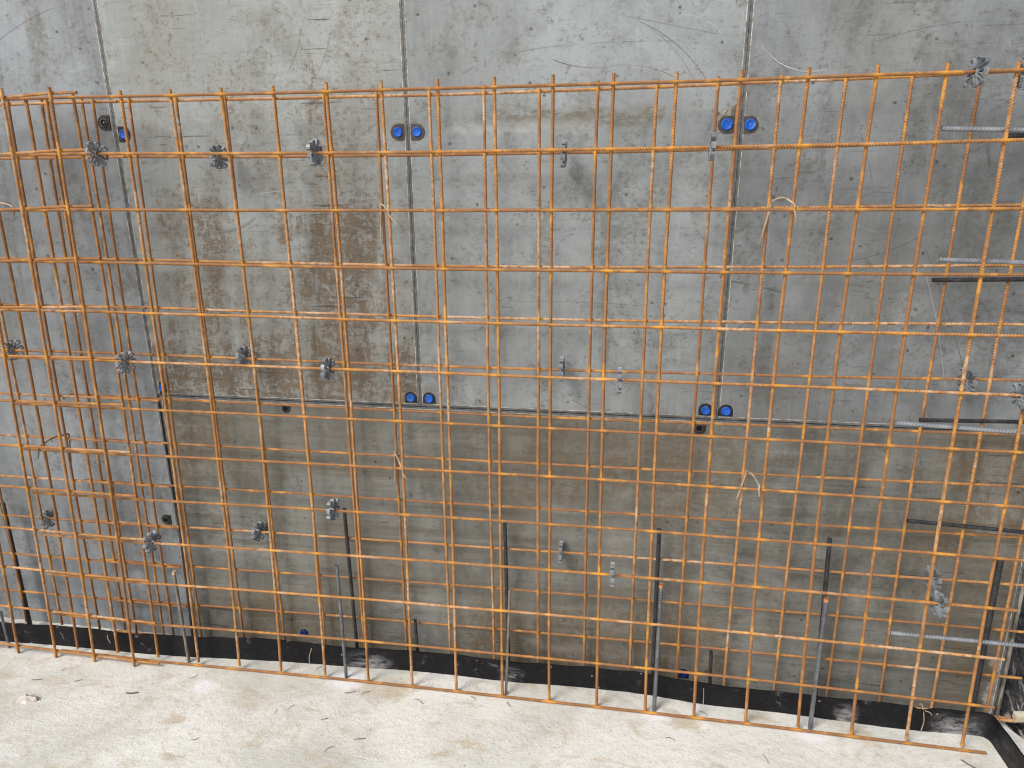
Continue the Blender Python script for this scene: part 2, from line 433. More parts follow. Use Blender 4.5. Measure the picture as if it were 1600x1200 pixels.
D_ = (.07, .065, .06); B_ = (.52, .53, .53)
M['wall_left'] = wall_mat('film_left_panel', (0.325, 0.36, 0.385), (0.215, 0.235, 0.25), brown=((-.44, -.30, 1.0, 2.2, .4), (-.75, -.55, .7, 1.15, .5), (-.62, -.33, .3, .6, .4)), brown_amt=.55, grain_h=.10, pits=.55, scratch=.4, seed=1, vstreak=.6, haze=.25,  # bluish base also carries the sky's reflection, as in the other upper panels
    arcs=(((-.52, 1.99), (-.42, 2.04), (-.30, 2.08), .0025, .5, D_),))
M['wall_stained'] = wall_mat('film_stained_panel', (.375,.415,.425), (.275,.297,.292),
    brown=((-.06, .22, .9, 1.62, .85), (.34, .74, .95, 1.56, .98), (.36, .74, 1.42, 2.05, .66), (-.2, .9, .74, 1.15, 1.0), (.1, .45, .95, 1.45, .62), (.12, .5, 1.5, 1.95, .62), (-.1, .16, 1.6, 2.25, .55), (.4, .8, 1.9, 2.4, .62), (.05, .45, 1.9, 2.3, .45)),
    brown_amt=.8, grain_h=.5, pits=.4, scratch=.5, seed=2, haze=.4,
    arcs=(((.42, 1.88), (.445, 1.92), (.47, 1.985), .0016, .7, D_), ((.50, 1.86), (.54, 1.93), (.56, 1.99), .0016, .6, D_), ((.28, 1.545), (.36, 1.556), (.50, 1.56), .0013, .7, B_)))
M['wall_clean'] = wall_mat('film_clean_panel', (.335, .365, .372), (.240, .258, .260), brown=((.8, .86, .95, 1.3, .3),), brown_amt=.35, grain_h=.10, pits=.5, scratch=.6, seed=3,
    smear=((.97, 1.47, 1.72, 1.765, .8, (.165, .145, .10)), (.90, 1.30, 1.705, 1.735, .5, (.52, .53, .53))), haze=.2,
    arcs=(((1.175, 1.892), (1.26, 1.868), (1.32, 1.866), .0019, .85, D_), ((1.32, 1.866), (1.40, 1.868), (1.52, 1.825), .0014, .7, D_), ((1.40, 1.975), (1.52, 1.90), (1.60, 1.80), .0016, .75, D_), ((1.42, 1.965), (1.50, 1.90), (1.565, 1.80), .0012, .5, D_),
          ((1.36, 1.99), (1.47, 1.965), (1.63, 1.93), .0012, .6, D_), ((1.50, 1.985), (1.58, 1.965), (1.62, 1.93), .0012, .5, B_), ((.98, 1.99), (1.0, 1.93), (.985, 1.86), .0012, .4, D_), ((1.24, 1.24), (1.33, 1.30), (1.40, 1.38), .0012, .5, D_), ((1.24, .945), (1.29, .925), (1.34, .90), .0014, .7, D_), ((1.08, 1.238), (1.2, 1.24), (1.45, 1.232), .0016, .8, D_), ((1.20, 1.47), (1.28, 1.472), (1.37, 1.472), .0014, .8, D_)))
M['wall_right'] = wall_mat('film_right_panel', (0.275, 0.297, 0.306), (0.178, 0.19, 0.193), brown=((1.85, 2.15, 1.75, 2.1, .45), (1.75, 1.95, .95, 1.15, .45), (1.9, 2.2, 1.2, 1.5, .35)), brown_amt=.5, grain_h=.25, pits=.9, scratch=.8, seed=4, haze=.12,  # own dark grey, with the wall's dimmer right side worked into it
    arcs=(((1.715, 1.905), (1.775, 1.855), (1.875, 1.842), .0022, .9, B_), ((1.718, 1.902), (1.778, 1.851), (1.87, 1.838), .0014, .8, D_), ((1.97, 1.70), (2.01, 1.60), (2.03, 1.52), .0012, .6, D_), ((1.98, 1.90), (2.10, 1.93), (2.25, 1.94), .0016, .6, D_), ((1.88, 1.46), (1.98, 1.52), (2.10, 1.57), .0013, .5, D_), ((2.17, 1.40), (2.26, 1.20), (2.34, 1.0), .0015, .7, D_), ((2.18, 1.33), (2.24, 1.15), (2.27, 1.02), .0012, .6, B_), ((1.97, 1.36), (2.05, 1.38), (2.17, 1.44), .0016, .7, D_)))
M['wall_low'] = wall_mat('film_low_panel', (.235, .245, .228), (.150, .150, .134),  # brownish base, darkened too for light falling off down the wall
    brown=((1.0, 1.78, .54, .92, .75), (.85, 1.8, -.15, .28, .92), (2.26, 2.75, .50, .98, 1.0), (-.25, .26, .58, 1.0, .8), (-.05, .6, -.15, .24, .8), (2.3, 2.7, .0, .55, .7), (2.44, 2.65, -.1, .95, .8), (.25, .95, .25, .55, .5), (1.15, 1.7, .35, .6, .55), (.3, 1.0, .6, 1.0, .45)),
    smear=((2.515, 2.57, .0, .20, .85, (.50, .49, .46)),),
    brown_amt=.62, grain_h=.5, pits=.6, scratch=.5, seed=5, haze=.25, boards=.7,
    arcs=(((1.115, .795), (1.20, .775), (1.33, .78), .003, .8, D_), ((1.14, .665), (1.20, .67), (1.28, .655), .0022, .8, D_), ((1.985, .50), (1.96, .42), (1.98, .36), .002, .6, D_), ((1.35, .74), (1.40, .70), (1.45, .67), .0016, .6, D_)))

# ------------------------------------------------------------------ ground
def gz(x):
    d = np.clip(np.asarray(x, float)-1.2, -1.4, 1.4)
    return -.0065*d*d-.0085

def axis(lo, hi, step, far_lo, far_hi):
    a = np.arange(lo, hi+1e-6, step)
    l = lo-np.geomspace(.05, lo-far_lo, 16); r = hi+np.geomspace(.05, far_hi-hi, 16)
    return np.concatenate([l[::-1], a, r])
gx = axis(-1.2, 2.70, .007, -70, 70); gy = axis(-.72, .24, .006, -70, 70)
X, Y = np.meshgrid(gx, gy)
Z = gz(X)
co = np.stack([X.ravel(), Y.ravel()], 1)
dz = np.array([mnoise.fractal(Vector((a*26, b*34, 0)), .9, 2.1, 4)*.0011+mnoise.noise(Vector((a*6, b*7, 3)))*.0012 for a, b in co])
near = np.exp(-((co[:, 1]+.005)/.02)**2)       # trowelled flatter where the bottom bar rests
Z = Z+(dz*(1-.8*near)).reshape(Z.shape)-.0006
V = np.stack([X.ravel(), Y.ravel(), Z.ravel()], 1)
ny, nx = X.shape
i = np.arange(ny-1)[:, None]*nx; j = np.arange(nx-1)[None, :]
Q = np.stack([i+j, i+j+1, i+nx+j+1, i+nx+j], -1).reshape(-1, 4)
tag(link('ground', mesh_np('ground', V, Q), M['slab']), 'pale rough concrete slab with tan stains in front of the formwork', 'ground', kind='structure')

# ------------------------------------------------------------------ formwork wall
WY = .15
def jx(k, z):
    return {'L': lambda z: -1.10, '1': lambda z: -.116-.0218*z, '2': lambda z: .7805-.0068*z, '3': lambda z: 1.6626+.0092*z, 'R': lambda z: 3.2, 'E': lambda z: 2.552+.004*z, '1b': lambda z: -.1095-.0218*z}[k](z)

def panel(label, a, b, z0, z1, mat):
    G = .0006; FR = .0062; SE = .0021
    t = empty('formwork_panel', ((jx(a, z0)+jx(b, z0))/2, WY+.06, z0), label, 'formwork panel', 'formwork panels of the wall')
    def ring(d):
        return [(jx(a, z0)+d, z0+d), (jx(b, z0)-d, z0+d), (jx(b, z1)-d, z1-d), (jx(a, z1)+d, z1-d)]
    r0, r1, r2 = ring(G), ring(G+FR), ring(G+FR+SE)
    def frame(ra, rb, y0, y1, name, mat):
        s = MB()
        for k in range(4):
            k2 = (k+1) % 4
            q = [ra[k], ra[k2], rb[k2], rb[k]]
            s.hexa([(p[0], y0, p[1]) for p in q]+[(p[0], y1, p[1]) for p in q])
        return s.build(name, mat, t)
    frame(r0, r1, WY-.0006, WY+.11, 'steel_frame', M['frame'])
    frame(r1, r2, WY-.0003, WY+.02, 'edge_seal', M['seal'])
    s = MB(); s.hexa([(p[0], WY, p[1]) for p in r2]+[(p[0], WY+.021, p[1]) for p in r2])
    s.build('plywood_face', mat, t)
    return t

P_left = panel('tall bluish grey formwork panel at far left with dark vertical streaks', 'L', '1', -.035, 2.75, M['wall_left'])
P_st = panel('formwork panel with large brown worn stains behind the mesh', '1', '2', .9035, 2.75, M['wall_stained'])
P_cl = panel('clean light grey formwork panel with curved scratches and one thin brown smear', '2', '3', .9035, 2.75, M['wall_clean'])
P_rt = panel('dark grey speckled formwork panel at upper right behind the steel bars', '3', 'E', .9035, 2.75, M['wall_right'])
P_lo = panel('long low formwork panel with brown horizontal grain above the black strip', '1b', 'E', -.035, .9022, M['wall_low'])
# raw end board of the low panel
s = MB(); s.box((2.5565, WY-.004, -.03), (2.566, WY+.10, .8985))
o = s.build('end_board', M['edge'], None, bevel=.002)
tag(o, 'pale raw end board standing at the right edge of the formwork', 'board')
tag(P_lo)

def dshape(c, r, d, way, n=18):
    """half round plate whose flat side, at distance d, faces way (angle)"""
    pts = []
    for k in range(n+1):
        a = way+PI/2+PI*k/n
        pts.append((c[0]+r*math.cos(a), c[1]+r*math.sin(a)))
    dx, dz = math.cos(way), math.sin(way)
    pts.append((c[0]+r*math.cos(way-PI/2)+dx*d, c[1]+r*math.sin(way-PI/2)+dz*d))
    pts.append((c[0]+r*math.cos(way+PI/2)+dx*d, c[1]+r*math.sin(way+PI/2)+dz*d))
    return pts

def tie_hole(parent, x, z, way, kind='cap', r=.0225, d=.019, mat='bush', cap_r=.0122, blue='blue'):
    s = MB(); pl = dshape((x, z), r, d, way)
    s.prism_y(pl, WY-.0022, WY+.001, .93, (x, z))
    b = s.build('tie_hole', M[mat], parent)
    # light worn rim
    s = MB(); s.prism_y(dshape((x, z), r+.0011, d, way), WY-.0006, WY+.001, 1, (x, z)); s.build('worn_rim', M['edge'], b)
    y = WY-.0022
    if kind == 'cap':
        s = MB(); s.lathe_y([(cap_r*1.12, y+.001), (cap_r*1.1, y-.0022), (cap_r, y-.0038), (cap_r*.86, y-.0040), (cap_r*.78, y-.0028), (cap_r*.3, y-.0026), (0, y-.0030)], (x, z))
        s.build('plug', M[blue], b, smooth=True)
    else:
        s = MB(); s.lathe_y([(.0125, y+.001), (.0125, y-.0016), (.0098, y-.0022), (.0088, y-.0008), (.0088, y+.0005)], (x, z)); s.build('sleeve', M['bush_grey'], b, smooth=True)
        s = MB(); s.lathe_y([(.0088, y-.0003), (0, y-.0003)], (x, z)); s.build('hole', M['black'], b)  # flat black disc stands in for the shade inside the open hole
        if kind == 'rod':
            s = MB(); s.lathe_y([(.004, y), (.0038, y-.0030), (0, y-.0036)], (x+.0025, z)); s.build('tie_rod', M['grey_steel'], b, smooth=True)
    return b
R_, L_, U_, D_ = 0, PI, PI/2, -PI/2
tie_hole(P_left, -.187, 1.759, R_, 'rod', d=.022)
tie_hole(P_st, -.125, 1.725, L_, d=.019)
tie_hole(P_st, .741, 1.714, R_, d=.019, mat='bush_grey'); tie_hole(P_cl, .797, 1.714, L_, d=.018, mat='bush_grey')
tie_hole(P_cl, 1.643, 1.716, R_, d=.024, mat='bush_grey', cap_r=.0135); tie_hole(P_rt, 1.7025, 1.714, L_, d=.017, mat='bush_grey', cap_r=.013)
tie_hole(P_st, -.112, .9285, L_, r=.0200, d=.012, cap_r=.0115)
tie_hole(P_st, .745, .930, D_, r=.0208, d=.0165, cap_r=.0118); tie_hole(P_cl, .8045, .930, D_, r=.0208, d=.0165, cap_r=.0118)
tie_hole(P_cl, 1.639, .930, D_, r=.0208, d=.0165, cap_r=.0118); tie_hole(P_rt, 1.697, .930, D_, r=.0208, d=.0165, cap_r=.0118)
tie_hole(P_lo, .321, .876, U_, 'open', r=.016, d=.012); tie_hole(P_lo, 1.625, .874, U_, 'open', r=.019, d=.012)
tie_hole(P_left, -.168, .447, R_, 'open', r=.018, d=.020)
tie_hole(P_lo, 1.626, .034, D_, r=.0195, d=.016, blue='shaded_navy')
b = tie_hole(P_lo, .313, .046, D_, r=.016, d=.012, cap_r=.0115, blue='shaded_navy')
s = MB(); s.lathe_y([(0, WY-.0002), (.0185, WY-.0002), (.0185, WY-.0011), (0, WY-.0011)], (.258, 1.709), 28); s.build('repair_disc', M['patch'], P_st)
# chipped film beside the upper right tie hole
s = MB(); s.prism_y([(1.617, 1.725), (1.622, 1.737), (1.632, 1.748), (1.6395, 1.752), (1.634, 1.741), (1.626, 1.731)], WY-.0012, WY+.001); s.build('chipped_edge', M['seal'], P_cl)
s = MB(); s.prism_y([(1.634, 1.741), (1.6395, 1.752), (1.668, 1.768), (1.668, 1.739), (1.645, 1.7395)], WY-.0008, WY+.001); s.build('bare_wood', M['edge'], P_cl)

# ------------------------------------------------------------------ reinforcing bars
def bar(name, s, ctr, A, B, r, mat, parent, welds=(), pitch=.0074, rib=.17, step=None, sides=8, m=2, sign=1, wstr=1.0):
    """s: param along bar (n,), ctr (n,3) centre line, A,B ring axes"""
    n = len(s)
    th = np.arange(sides)*2*PI/sides
    ph0, ph1 = rng.uniform(0, 2*PI, 2)
    ph = 2*PI*s[:, None]/pitch+sign*m*th[None, :]+ph0
    ribf = np.clip(np.cos(ph), -.2, 1)*np.abs(np.cos(th[None, :]+ph1))**.5
    R = r*(1+rib*ribf)
    w = np.zeros(n)
    for c in welds:
        a = rng.uniform(.35, 1.0); wd = rng.uniform(.008, .02)
        w = np.maximum(w, a*np.exp(-((s-c-rng.normal(0, .004))/wd)**2))
    R = R*(1+.10*np.minimum(w, 1)[:, None])
    V = ctr[:, None, :]+R[:, :, None]*(np.cos(th)[None, :, None]*np.array(A)+np.sin(th)[None, :, None]*np.array(B))
    V = V.reshape(-1, 3)
    e = [list(range(sides)), list(range((n-1)*sides, n*sides))[::-1]]
    me = mesh_np(name, V, ring_quads(n, sides), e, True, np.repeat(w*wstr, sides), (np.clip(ribf, 0, 1) if rib > .01 else 0*ribf+.4).ravel())
    return link(name, me, mat, parent)

STEP = .00165
def wave(s, amp=.0006):
    return amp*(np.sin(s*5.1+rng.uniform(0, 6))+.6*np.sin(s*11.3+rng.uniform(0, 6)))

def mat_panel(name, label, mat, yf, rows, cols, xr, zr, vfront, rv, rh, warp=lambda x, z: 0*z):
    """yf(z) plane; rows {k: fn z(x)}; cols list of fn x(z); xr (x0, x1) or list per row; zr list of (z0, z1)"""
    x_mid = np.mean([f(.9) for f in cols])
    t = empty(name, (x_mid, yf(0.), zr[0][0]), label, 'rebar mesh', 'welded rebar meshes')
    dv = -rv*.88 if vfront else rv*.88; dh = rh*.88 if vfront else -rh*.88
    for k, fx in enumerate(cols):
        z0, z1 = zr[k]
        s = np.arange(z0, z1, STEP)
        x = fx(s)+wave(s, .0005)
        y = yf(s)+dv+wave(s, .0004)+warp(x, s)
        wl = [float(fz(np.array(fx(.9)))) for fz in rows]
        bar('upright_bar', s, np.stack([x, y, s], 1), (1, 0, 0), (0, 1, 0), rv, mat, t, wl, sign=1 if k % 3 else -1)
    for k, fz in enumerate(rows):
        x0, x1 = xr[k]
        s = np.arange(x0, x1, STEP)
        z = fz(s)+wave(s, .0004)
        y = yf(z)+dh+wave(s, .0004)+warp(s, z)
        wl = [float(fx(z.mean())) for fx in cols]
        bar('cross_bar', s, np.stack([s, y, z], 1), (0, 1, 0), (0, 0, 1), rh, mat, t, wl, sign=-1 if k % 2 else 1)
    return t

F1R = {0:[.00298,-.00203,1.80185],1:[.00555,-.00108,1.64828],2:[.0018,-.00118,1.49943],3:[.00364,-.00202,1.3444],4:[.00197,-.00234,1.198],5:[-.00043,-.00218,1.05125],6:[-.00201,-.00131,.90226],7:[-.00521,.00027,.75584],8:[-.007,.00132,.60684],9:[-.00819,.00306,.45767],10:[-.00837,.0022,.30642],11:[-.01002,.00244,.15335],12:[-.0065,.00044,-.0026]}
B1R = {0:[.00762,.00395,1.80199],1:[.0078,.0035,1.6475],2:[.0035,.00309,1.50031],3:[.00919,.004,1.34461],4:[.00754,.00281,1.19629],5:[.00637,.00435,1.04735],6:[.0045,.00314,.90072],7:[.00344,.00508,.75021],8:[.00103,.00581,.60039],9:[-.00152,.00741,.45308],10:[-.00471,.00856,.30643],11:[-.00634,.00851,.15322],12:[-.006,.008,.010]}
F1C = [[-.01694,.00147,-.46211],[-.00798,.00359,-.30765],[-.01251,.00346,-.14931],[-.00906,.00027,-.00033],[-.01523,.00022,.15695],[-.01846,.00015,.31122],[-.01078,-.00444,.4585],[-.00838,-.00325,.60836],[-.00792,-.00296,.75852],[-.00322,-.00227,.90476],[-.0013,-.00288,1.0529],[.0021,-.00432,1.19921],[.00552,-.00395,1.34654],[.00859,-.00246,1.49449],[.01112,.00016,1.64156],[.01445,.00084,1.79113],[.01722,.00129,1.94028],[.0124,.00117,2.09405],[.00839,-.0002,2.24634],[.006,-.00355,2.39554]]
B1C = [[.00078,.02778,-.35373],[-.00484,.01754,-.20396],[0,.018,-.05577],[0,.0085,.10164],[0,.004,.257],[0,.003,.4077],[0,.00359,.55301],[-.00142,.0033,.70612],[-.00026,.00117,.85566],[.00415,0,1.00309],[.00143,0,1.1533],[.00568,-.00096,1.30203],[.00266,.00025,1.45272],[.00413,.00177,1.60192],[.00195,.00281,1.75204],[.00347,.00223,1.90317],[.00281,-.00137,2.0567],[.01031,-.00198,2.20357],[.004,-.00579,2.35469],[.004,-.00651,2.50521]]
def quad_row(c):
    def f(x):
        u = np.clip(np.asarray(x, float), -.15, 2.6)-1.2
        return c[0]*u*u+c[1]*u+c[2]
    return f
def quad_col(c): return lambda z: c[0]*(z-.9)**2+c[1]*(z-.9)+c[2]

rowsF = [quad_row(F1R[k]) for k in range(13)]
colsF = [quad_col(c) for c in F1C]
def jit(a): return a+rng.uniform(-.003, .003)
RV, RH = .0044, .0040
mat_panel('rebar_mesh', 'long front rebar mesh, bright orange rust, standing on the slab before the black strip', M['rust_front'], lambda z: 0*z,
    rowsF, colsF, [(jit(-.535), jit(2.466)) for _ in range(13)], [(jit(-.004), jit(1.8265)) for _ in colsF], False, RV, RH)

rowsB = [quad_row(B1R[k]) for k in range(13)]
colsB = [quad_col(c) for c in B1C]
yb = lambda z: .12434-.02358*z
mat_panel('rebar_mesh', 'long rear rebar mesh, brownish rust, close against the formwork behind the black strip', M['rust_back'], yb,
    rowsB, colsB, [(jit(-.43), jit(2.59)) for _ in range(13)], [(jit(.0), jit(1.822)) for _ in colsB], True, .0042, .0039)

# left front mesh overlapping in front
f2z = [1.819, 1.668, 1.514, 1.366, 1.2225, 1.067, .920, .765, .616, .464, .312, .154, -.0055]
f2s = [.05, .045, .042, .04, .025, .015, .01, .0, -.005, -.008, -.012, -.015, -.018]
rowsF2 = [(lambda a, b: lambda x: a+b*(np.asarray(x, float)+.21)*np.where(np.asarray(x) < -.21, 1, 0))(a, b) for a, b in zip(f2z, f2s)]
f2c = [[-.00965, .0172, -.2035], [-.0079, .0177, -.3575], [.0, .0255, -.509], [0, .035, -.653]]+[[0, .036+.002*k, -.803-.15*k] for k in range(6)]
f2e = [-.118, -.119, -.121, -.124, -.119, -.121, -.121, -.121, -.124, -.123, -.124, -.125, -.136]
mat_panel('rebar_mesh', 'left front rebar mesh lapping over the long front mesh, cut by the left frame edge', M['rust_front'], lambda z: 0*z-.030,
    rowsF2, [quad_col(c) for c in f2c], [(-1.65, e) for e in f2e], [(jit(-.019), jit(1.836)) for _ in f2c], True, RV, RH)

b2z = [1.806, 1.655, 1.505, 1.355, 1.207, 1.057, .905, .754, .600, .447, .293, .137]
rowsB2 = [(lambda a: lambda x: a+0*np.asarray(x, float))(a) for a in b2z]
b2c = [[0, .0143, -.1524], [0, .0137, -.3015], [.004, .0245, -.4448], [0, .0215, -.5988]]+[[0, .023+.002*k, -.749-.15*k] for k in range(5)]
b2e = [-.067, -.07, -.073, -.076, -.076, -.075, -.08, -.088, -.089, -.079, -.099, -.099]
mat_panel('rebar_mesh', 'left rear rebar mesh lapping over the long rear mesh beside the left panel joint', M['rust_back'], lambda z: .1015-.0236*z,
    rowsB2, [quad_col(c) for c in b2c], [(-1.45, e) for e in b2e], [(jit(.012), jit(1.816)) for _ in b2c], True, .0042, .0039)

# ------------------------------------------------------------------ dowels
def dowel(label, p0, p1, r, mat, rib=.10, pitch=.0085, tip=None, group='dark steel dowels', name='steel_dowel'):
    p0 = np.array(p0, float); p1 = np.array(p1, float)
    L = np.linalg.norm(p1-p0); s = np.arange(0, L, pitch/4.0 if rib else .02); s = np.append(s, L)
    T = (p1-p0)/L; A = np.cross(T, (0, 1, 0.05)); A /= np.linalg.norm(A); B = np.cross(T, A)
    ctr = p0+s[:, None]*T
    t = empty(name, p0, label, 'steel bar', group)
    k = bar('bar_shaft', s, ctr, A, B, r, mat, t, (), pitch, rib, sides=10)
    if tip:
        s2 = np.array([0, .004, .010, .0105]); ct = p1+T*(s2-.0085)[:, None]
        bar('rusty_tip', s2, ct, A, B, r*1.12, tip, t, (), 1.0, 0.0, sides=10)
    return t
DY = .106
dk = M['dark_steel']
dowel('thick dark ribbed dowel at the left edge behind the mesh', (-.768, DY, -.02), (-.779, DY, .487), .0082, dk)
dowel('dark ribbed dowel on the left panel joint, just left of the long rear mesh bars', (-.096, DY+.004, -.02), (-.078, DY-.004, .555), .0068, dk)
dowel('dark ribbed dowel rising just beside the thin smooth grey dowel, under a grey spacer wheel', (.529, DY, -.02), (.517, DY, .559), .0058, dk)
dowel('smooth black dowel hidden partly behind an orange upright near the middle', (1.059, DY, -.02), (1.048, DY, .556), .0058, dk, rib=.02)
dowel('dark ribbed dowel right behind a rust-tipped grey dowel, right of centre', (1.527, DY, -.02), (1.523, DY, .563), .0062, dk)
dowel('black smooth-topped dowel behind the rusty-tipped dowel farthest right', (2.024, DY, -.02), (2.009, DY, .57), .0066, dk, rib=.04)
dowel('thick dark ribbed dowel at the right end of the wall beside the last upright', (2.466, DY, -.02), (2.466, DY, .545), .0082, dk)
dowel('short black stub peeking over the black strip left of the middle dowel', (.745, DY, -.02), (.741, DY, .171), .0056, dk, rib=.0, group='short black stubs')
dowel('short black stub peeking over the black strip right of the low blue plug', (1.707, DY, -.02), (1.702, DY, .158), .0056, dk, rib=.0, group='short black stubs')
dowel('smooth grey dowel at the lower left corner, cut by the frame', (-.744, -.011, -.03), (-.750, -.011, .127), .0050, M['grey_steel'], rib=.02, group='grey steel dowels')
dowel('thin brownish ribbed dowel below the panel joint at left', (-.052, .0135, -.03), (-.062, .0135, .329), .0050, M['brown_steel'], rib=.13, pitch=.007, tip=M['wire'], group='grey steel dowels')
dowel('smooth grey dowel standing in white powder', (.524, .0135, -.03), (.520, .0135, .408), .0054, M['grey_steel'], rib=.0, group='grey steel dowels')
dowel('thin ribbed brownish dowel next to the upright by the black smooth dowel', (1.063, .0155, -.03), (1.079, .0155, .372), .0044, M['brown_steel'], rib=.14, pitch=.007, group='grey steel dowels')
dowel('blue grey ribbed dowel with rust tip, right of centre', (1.531, .0155, -.03), (1.531, .0155, .428), .0060, M['grey_steel'], tip=M['rust_tip'], group='grey steel dowels')
dowel('blue grey ribbed dowel with rust tip, farthest right in front of the strip', (1.990, .0145, -.03), (1.991, .0145, .427), .0064, M['grey_steel'], tip=M['rust_tip'], group='grey steel dowels')
# horizontal bars sticking in from the right
g = 'steel bars poking in from the right'
hb = 'horizontal_steel_bar'
dowel('bright blue grey horizontal bar below the top rebar row, topmost of the light ones', (2.116, .018, 1.684), (2.86, .018, 1.655), .0058, M['bright_steel'], group=g, name=hb)
dowel('bright blue grey horizontal bar just above the fourth mesh row at right', (2.152, .018, 1.379), (2.88, .018, 1.358), .0055, M['bright_steel'], group=g, name=hb)
dowel('bright blue grey horizontal bar crossing the panel joint at right', (2.102, .018, .956), (2.90, .018, .926), .0062, M['bright_steel'], group=g, name=hb)
dowel('bright blue grey horizontal bar low at right near the end board', (2.172, .018, .334), (2.90, .018, .326), .0060, M['bright_steel'], group=g, name=hb)
dowel('black horizontal bar end at the right frame edge under the top light bar', (2.285, .083, 1.671), (2.88, .083, 1.668), .0056, dk, group=g, name=hb)
dowel('black ribbed horizontal bar just below the fourth mesh row at right', (2.171, .081, 1.323), (2.90, .081, 1.338), .0056, dk, rib=.13, group=g, name=hb)
dowel('black horizontal bar right above the panel joint at right', (2.194, .090, .945), (2.92, .090, .965), .0054, dk, group=g, name=hb)
dowel('black ribbed horizontal bar over the lower stained panel at right', (2.204, .096, .646), (2.92, .096, .617), .0054, dk, rib=.13, group=g, name=hb)

# ------------------------------------------------------------------ spacer wheels
def spacer_mesh():
    bm = bmesh.new()
    W = .0044
    def strip(outer, inner, w=W):
        n = len(outer)
        vs = []
        for p, q in zip(outer, inner):
            vs.append([bm.verts.new((-w, *p)), bm.verts.new((w, *p)), bm.verts.new((w, *q)), bm.verts.new((-w, *q))])
        for k in range(n-1):
            for a in range(4):
                b = (a+1) % 4
                bm.faces.new((vs[k][a], vs[k][b], vs[k+1][b], vs[k+1][a]))
        bm.faces.new(vs[0][::-1]); bm.faces.new(vs[-1])
    # hub: open clip round the bar
    N0 = 22; ang = [PI*.5+.35+(2*PI-.7)*k/N0 for k in range(N0+1)]
    strip([(.0088*math.cos(a), .0088*math.sin(a)) for a in ang], [(.0066*math.cos(a), .0066*math.sin(a)) for a in ang], W*1.25)
    for p in range(8):
        a0 = PI/8+p*PI/4
        def pt(r, t):  # along the petal, sideways
            return (r*math.cos(a0)-t*math.sin(a0), r*math.sin(a0)+t*math.cos(a0))
        long = .0325 if p % 2 == 0 else .0290
        out = [(.0080, .0012), (.014, .0022), (.020, .0048), (long-.004, .0072), (long-.001, .0062), (long, .0020)]
        inn = [(.0080, .0002), (.014, .0011), (.020, .0036), (long-.0044, .0059), (long-.0022, .0050), (long-.0013, .0016)]
        o = [pt(r, t) for r, t in out]+[pt(r, -t) for r, t in reversed(out)]
        i_ = [pt(r, t) for r, t in inn]+[pt(r, -t) for r, t in reversed(inn)]
        strip(o, i_)
    bmesh.ops.recalc_face_normals(bm, faces=bm.faces)
    me = bpy.data.meshes.new('spacer_wheel'); bm.to_mesh(me); bm.free()
    me.materials.append(M['plastic'])
    return me
SP = spacer_mesh()
SPL = [
 # x, y, z, spin, yaw, label
 (-.103, -.0045, 1.658, .1, -0.22, 'grey star spacer on the second row left of the left panel joint'),
 (.556, -.0045, 1.652, .5, -0.08, 'grey star spacer on the second row over the brown stains, third from left'),
 (1.593, -.0045, 1.650, .2, 0.00, 'thin edge-on grey spacer left of the upper blue plug pair at right'),
 (2.166, -.0045, 1.802, .3, 0.16, 'large pale grey star spacer on the top bar near the upper right corner'),
 (2.268, -.0045, 1.797, .6, 0.16, 'grey star spacer behind the last upright on the top bar, cut by the frame'),
 (-.110, -.0045, 1.050, .25, -0.22, 'grey star spacer on the sixth front row just left of the left panel joint'),
 (.547, -.0045, 1.052, .0, -0.08, 'grey star spacer on the sixth front row over the darkest brown stain'),
 (1.389, -.0045, 1.050, .4, 0.00, 'thin edge-on grey spacer on the sixth front row left of the dark plug pair'),
 (2.382, -.0045, 1.046, .15, 0.16, 'grey star spacer at the right frame edge above the light bar at the joint'),
 (-.112, -.0045, .446, .35, -0.22, 'grey star spacer on a low front row beside the unplugged hole at left'),
 (.530, -.0045, .606, .1, -0.08, 'grey star spacer right above the dark dowel beside the smooth grey dowel'),
 (1.388, -.0045, .459, .3, 0.00, 'thin edge-on grey spacer on a low front row left of the dark ribbed dowel'),
 (2.275, -.0045, .449, .2, 0.16, 'lower of the two touching grey spacers at lower right'),
 (.215, None, 1.651, .2, -0.22, 'grey star spacer half hidden by the second row bar, left of the round repair disc'),
 (1.220, None, 1.645, .5, 0.00, 'thin edge-on grey spacer behind the second row below the horizontal brown smear'),
 (-.589, None, 1.057, .3, -0.22, 'grey star spacer at the far left edge on a rear row'),
 (.221, None, 1.055, .1, -0.22, 'grey star spacer on a rear row between the two big brown stains'),
 (1.222, None, 1.050, .45, 0.00, 'thin edge-on grey spacer on the rear sixth row in the middle of the clean panel'),
 (2.301, None, 1.056, .25, 0.16, 'grey star spacer behind an upright on the rear row above the light bar at right'),
 (-.589, None, .447, .4, -0.22, 'grey star spacer low at far left behind three uprights'),
 (.200, None, .447, .0, -0.22, 'grey star spacer on a low rear row just left of an upright pair'),
 (1.224, None, .453, .3, 0.00, 'thin edge-on grey spacer on a low rear row in the middle of the low panel'),
 (2.305, None, .462, .1, 0.16, 'upper of the two touching grey spacers at lower right'),
]
for k, (x, y, z, spin, yaw, lab) in enumerate(SPL):
    if y is None:
        y = yb(z)+.004
        if x < -.45: y = .1015-.0236*z+.004
    o = bpy.data.objects.new('spacer_wheel', SP); COL.objects.link(o)
    o.scale = (1.3, 1.14, 1.14); o.location = (x, y, z); o.rotation_euler = (spin*PI/2, rng.normal(0, .05), yaw)
    tag(o, lab, 'spacer', 'grey plastic star spacers')

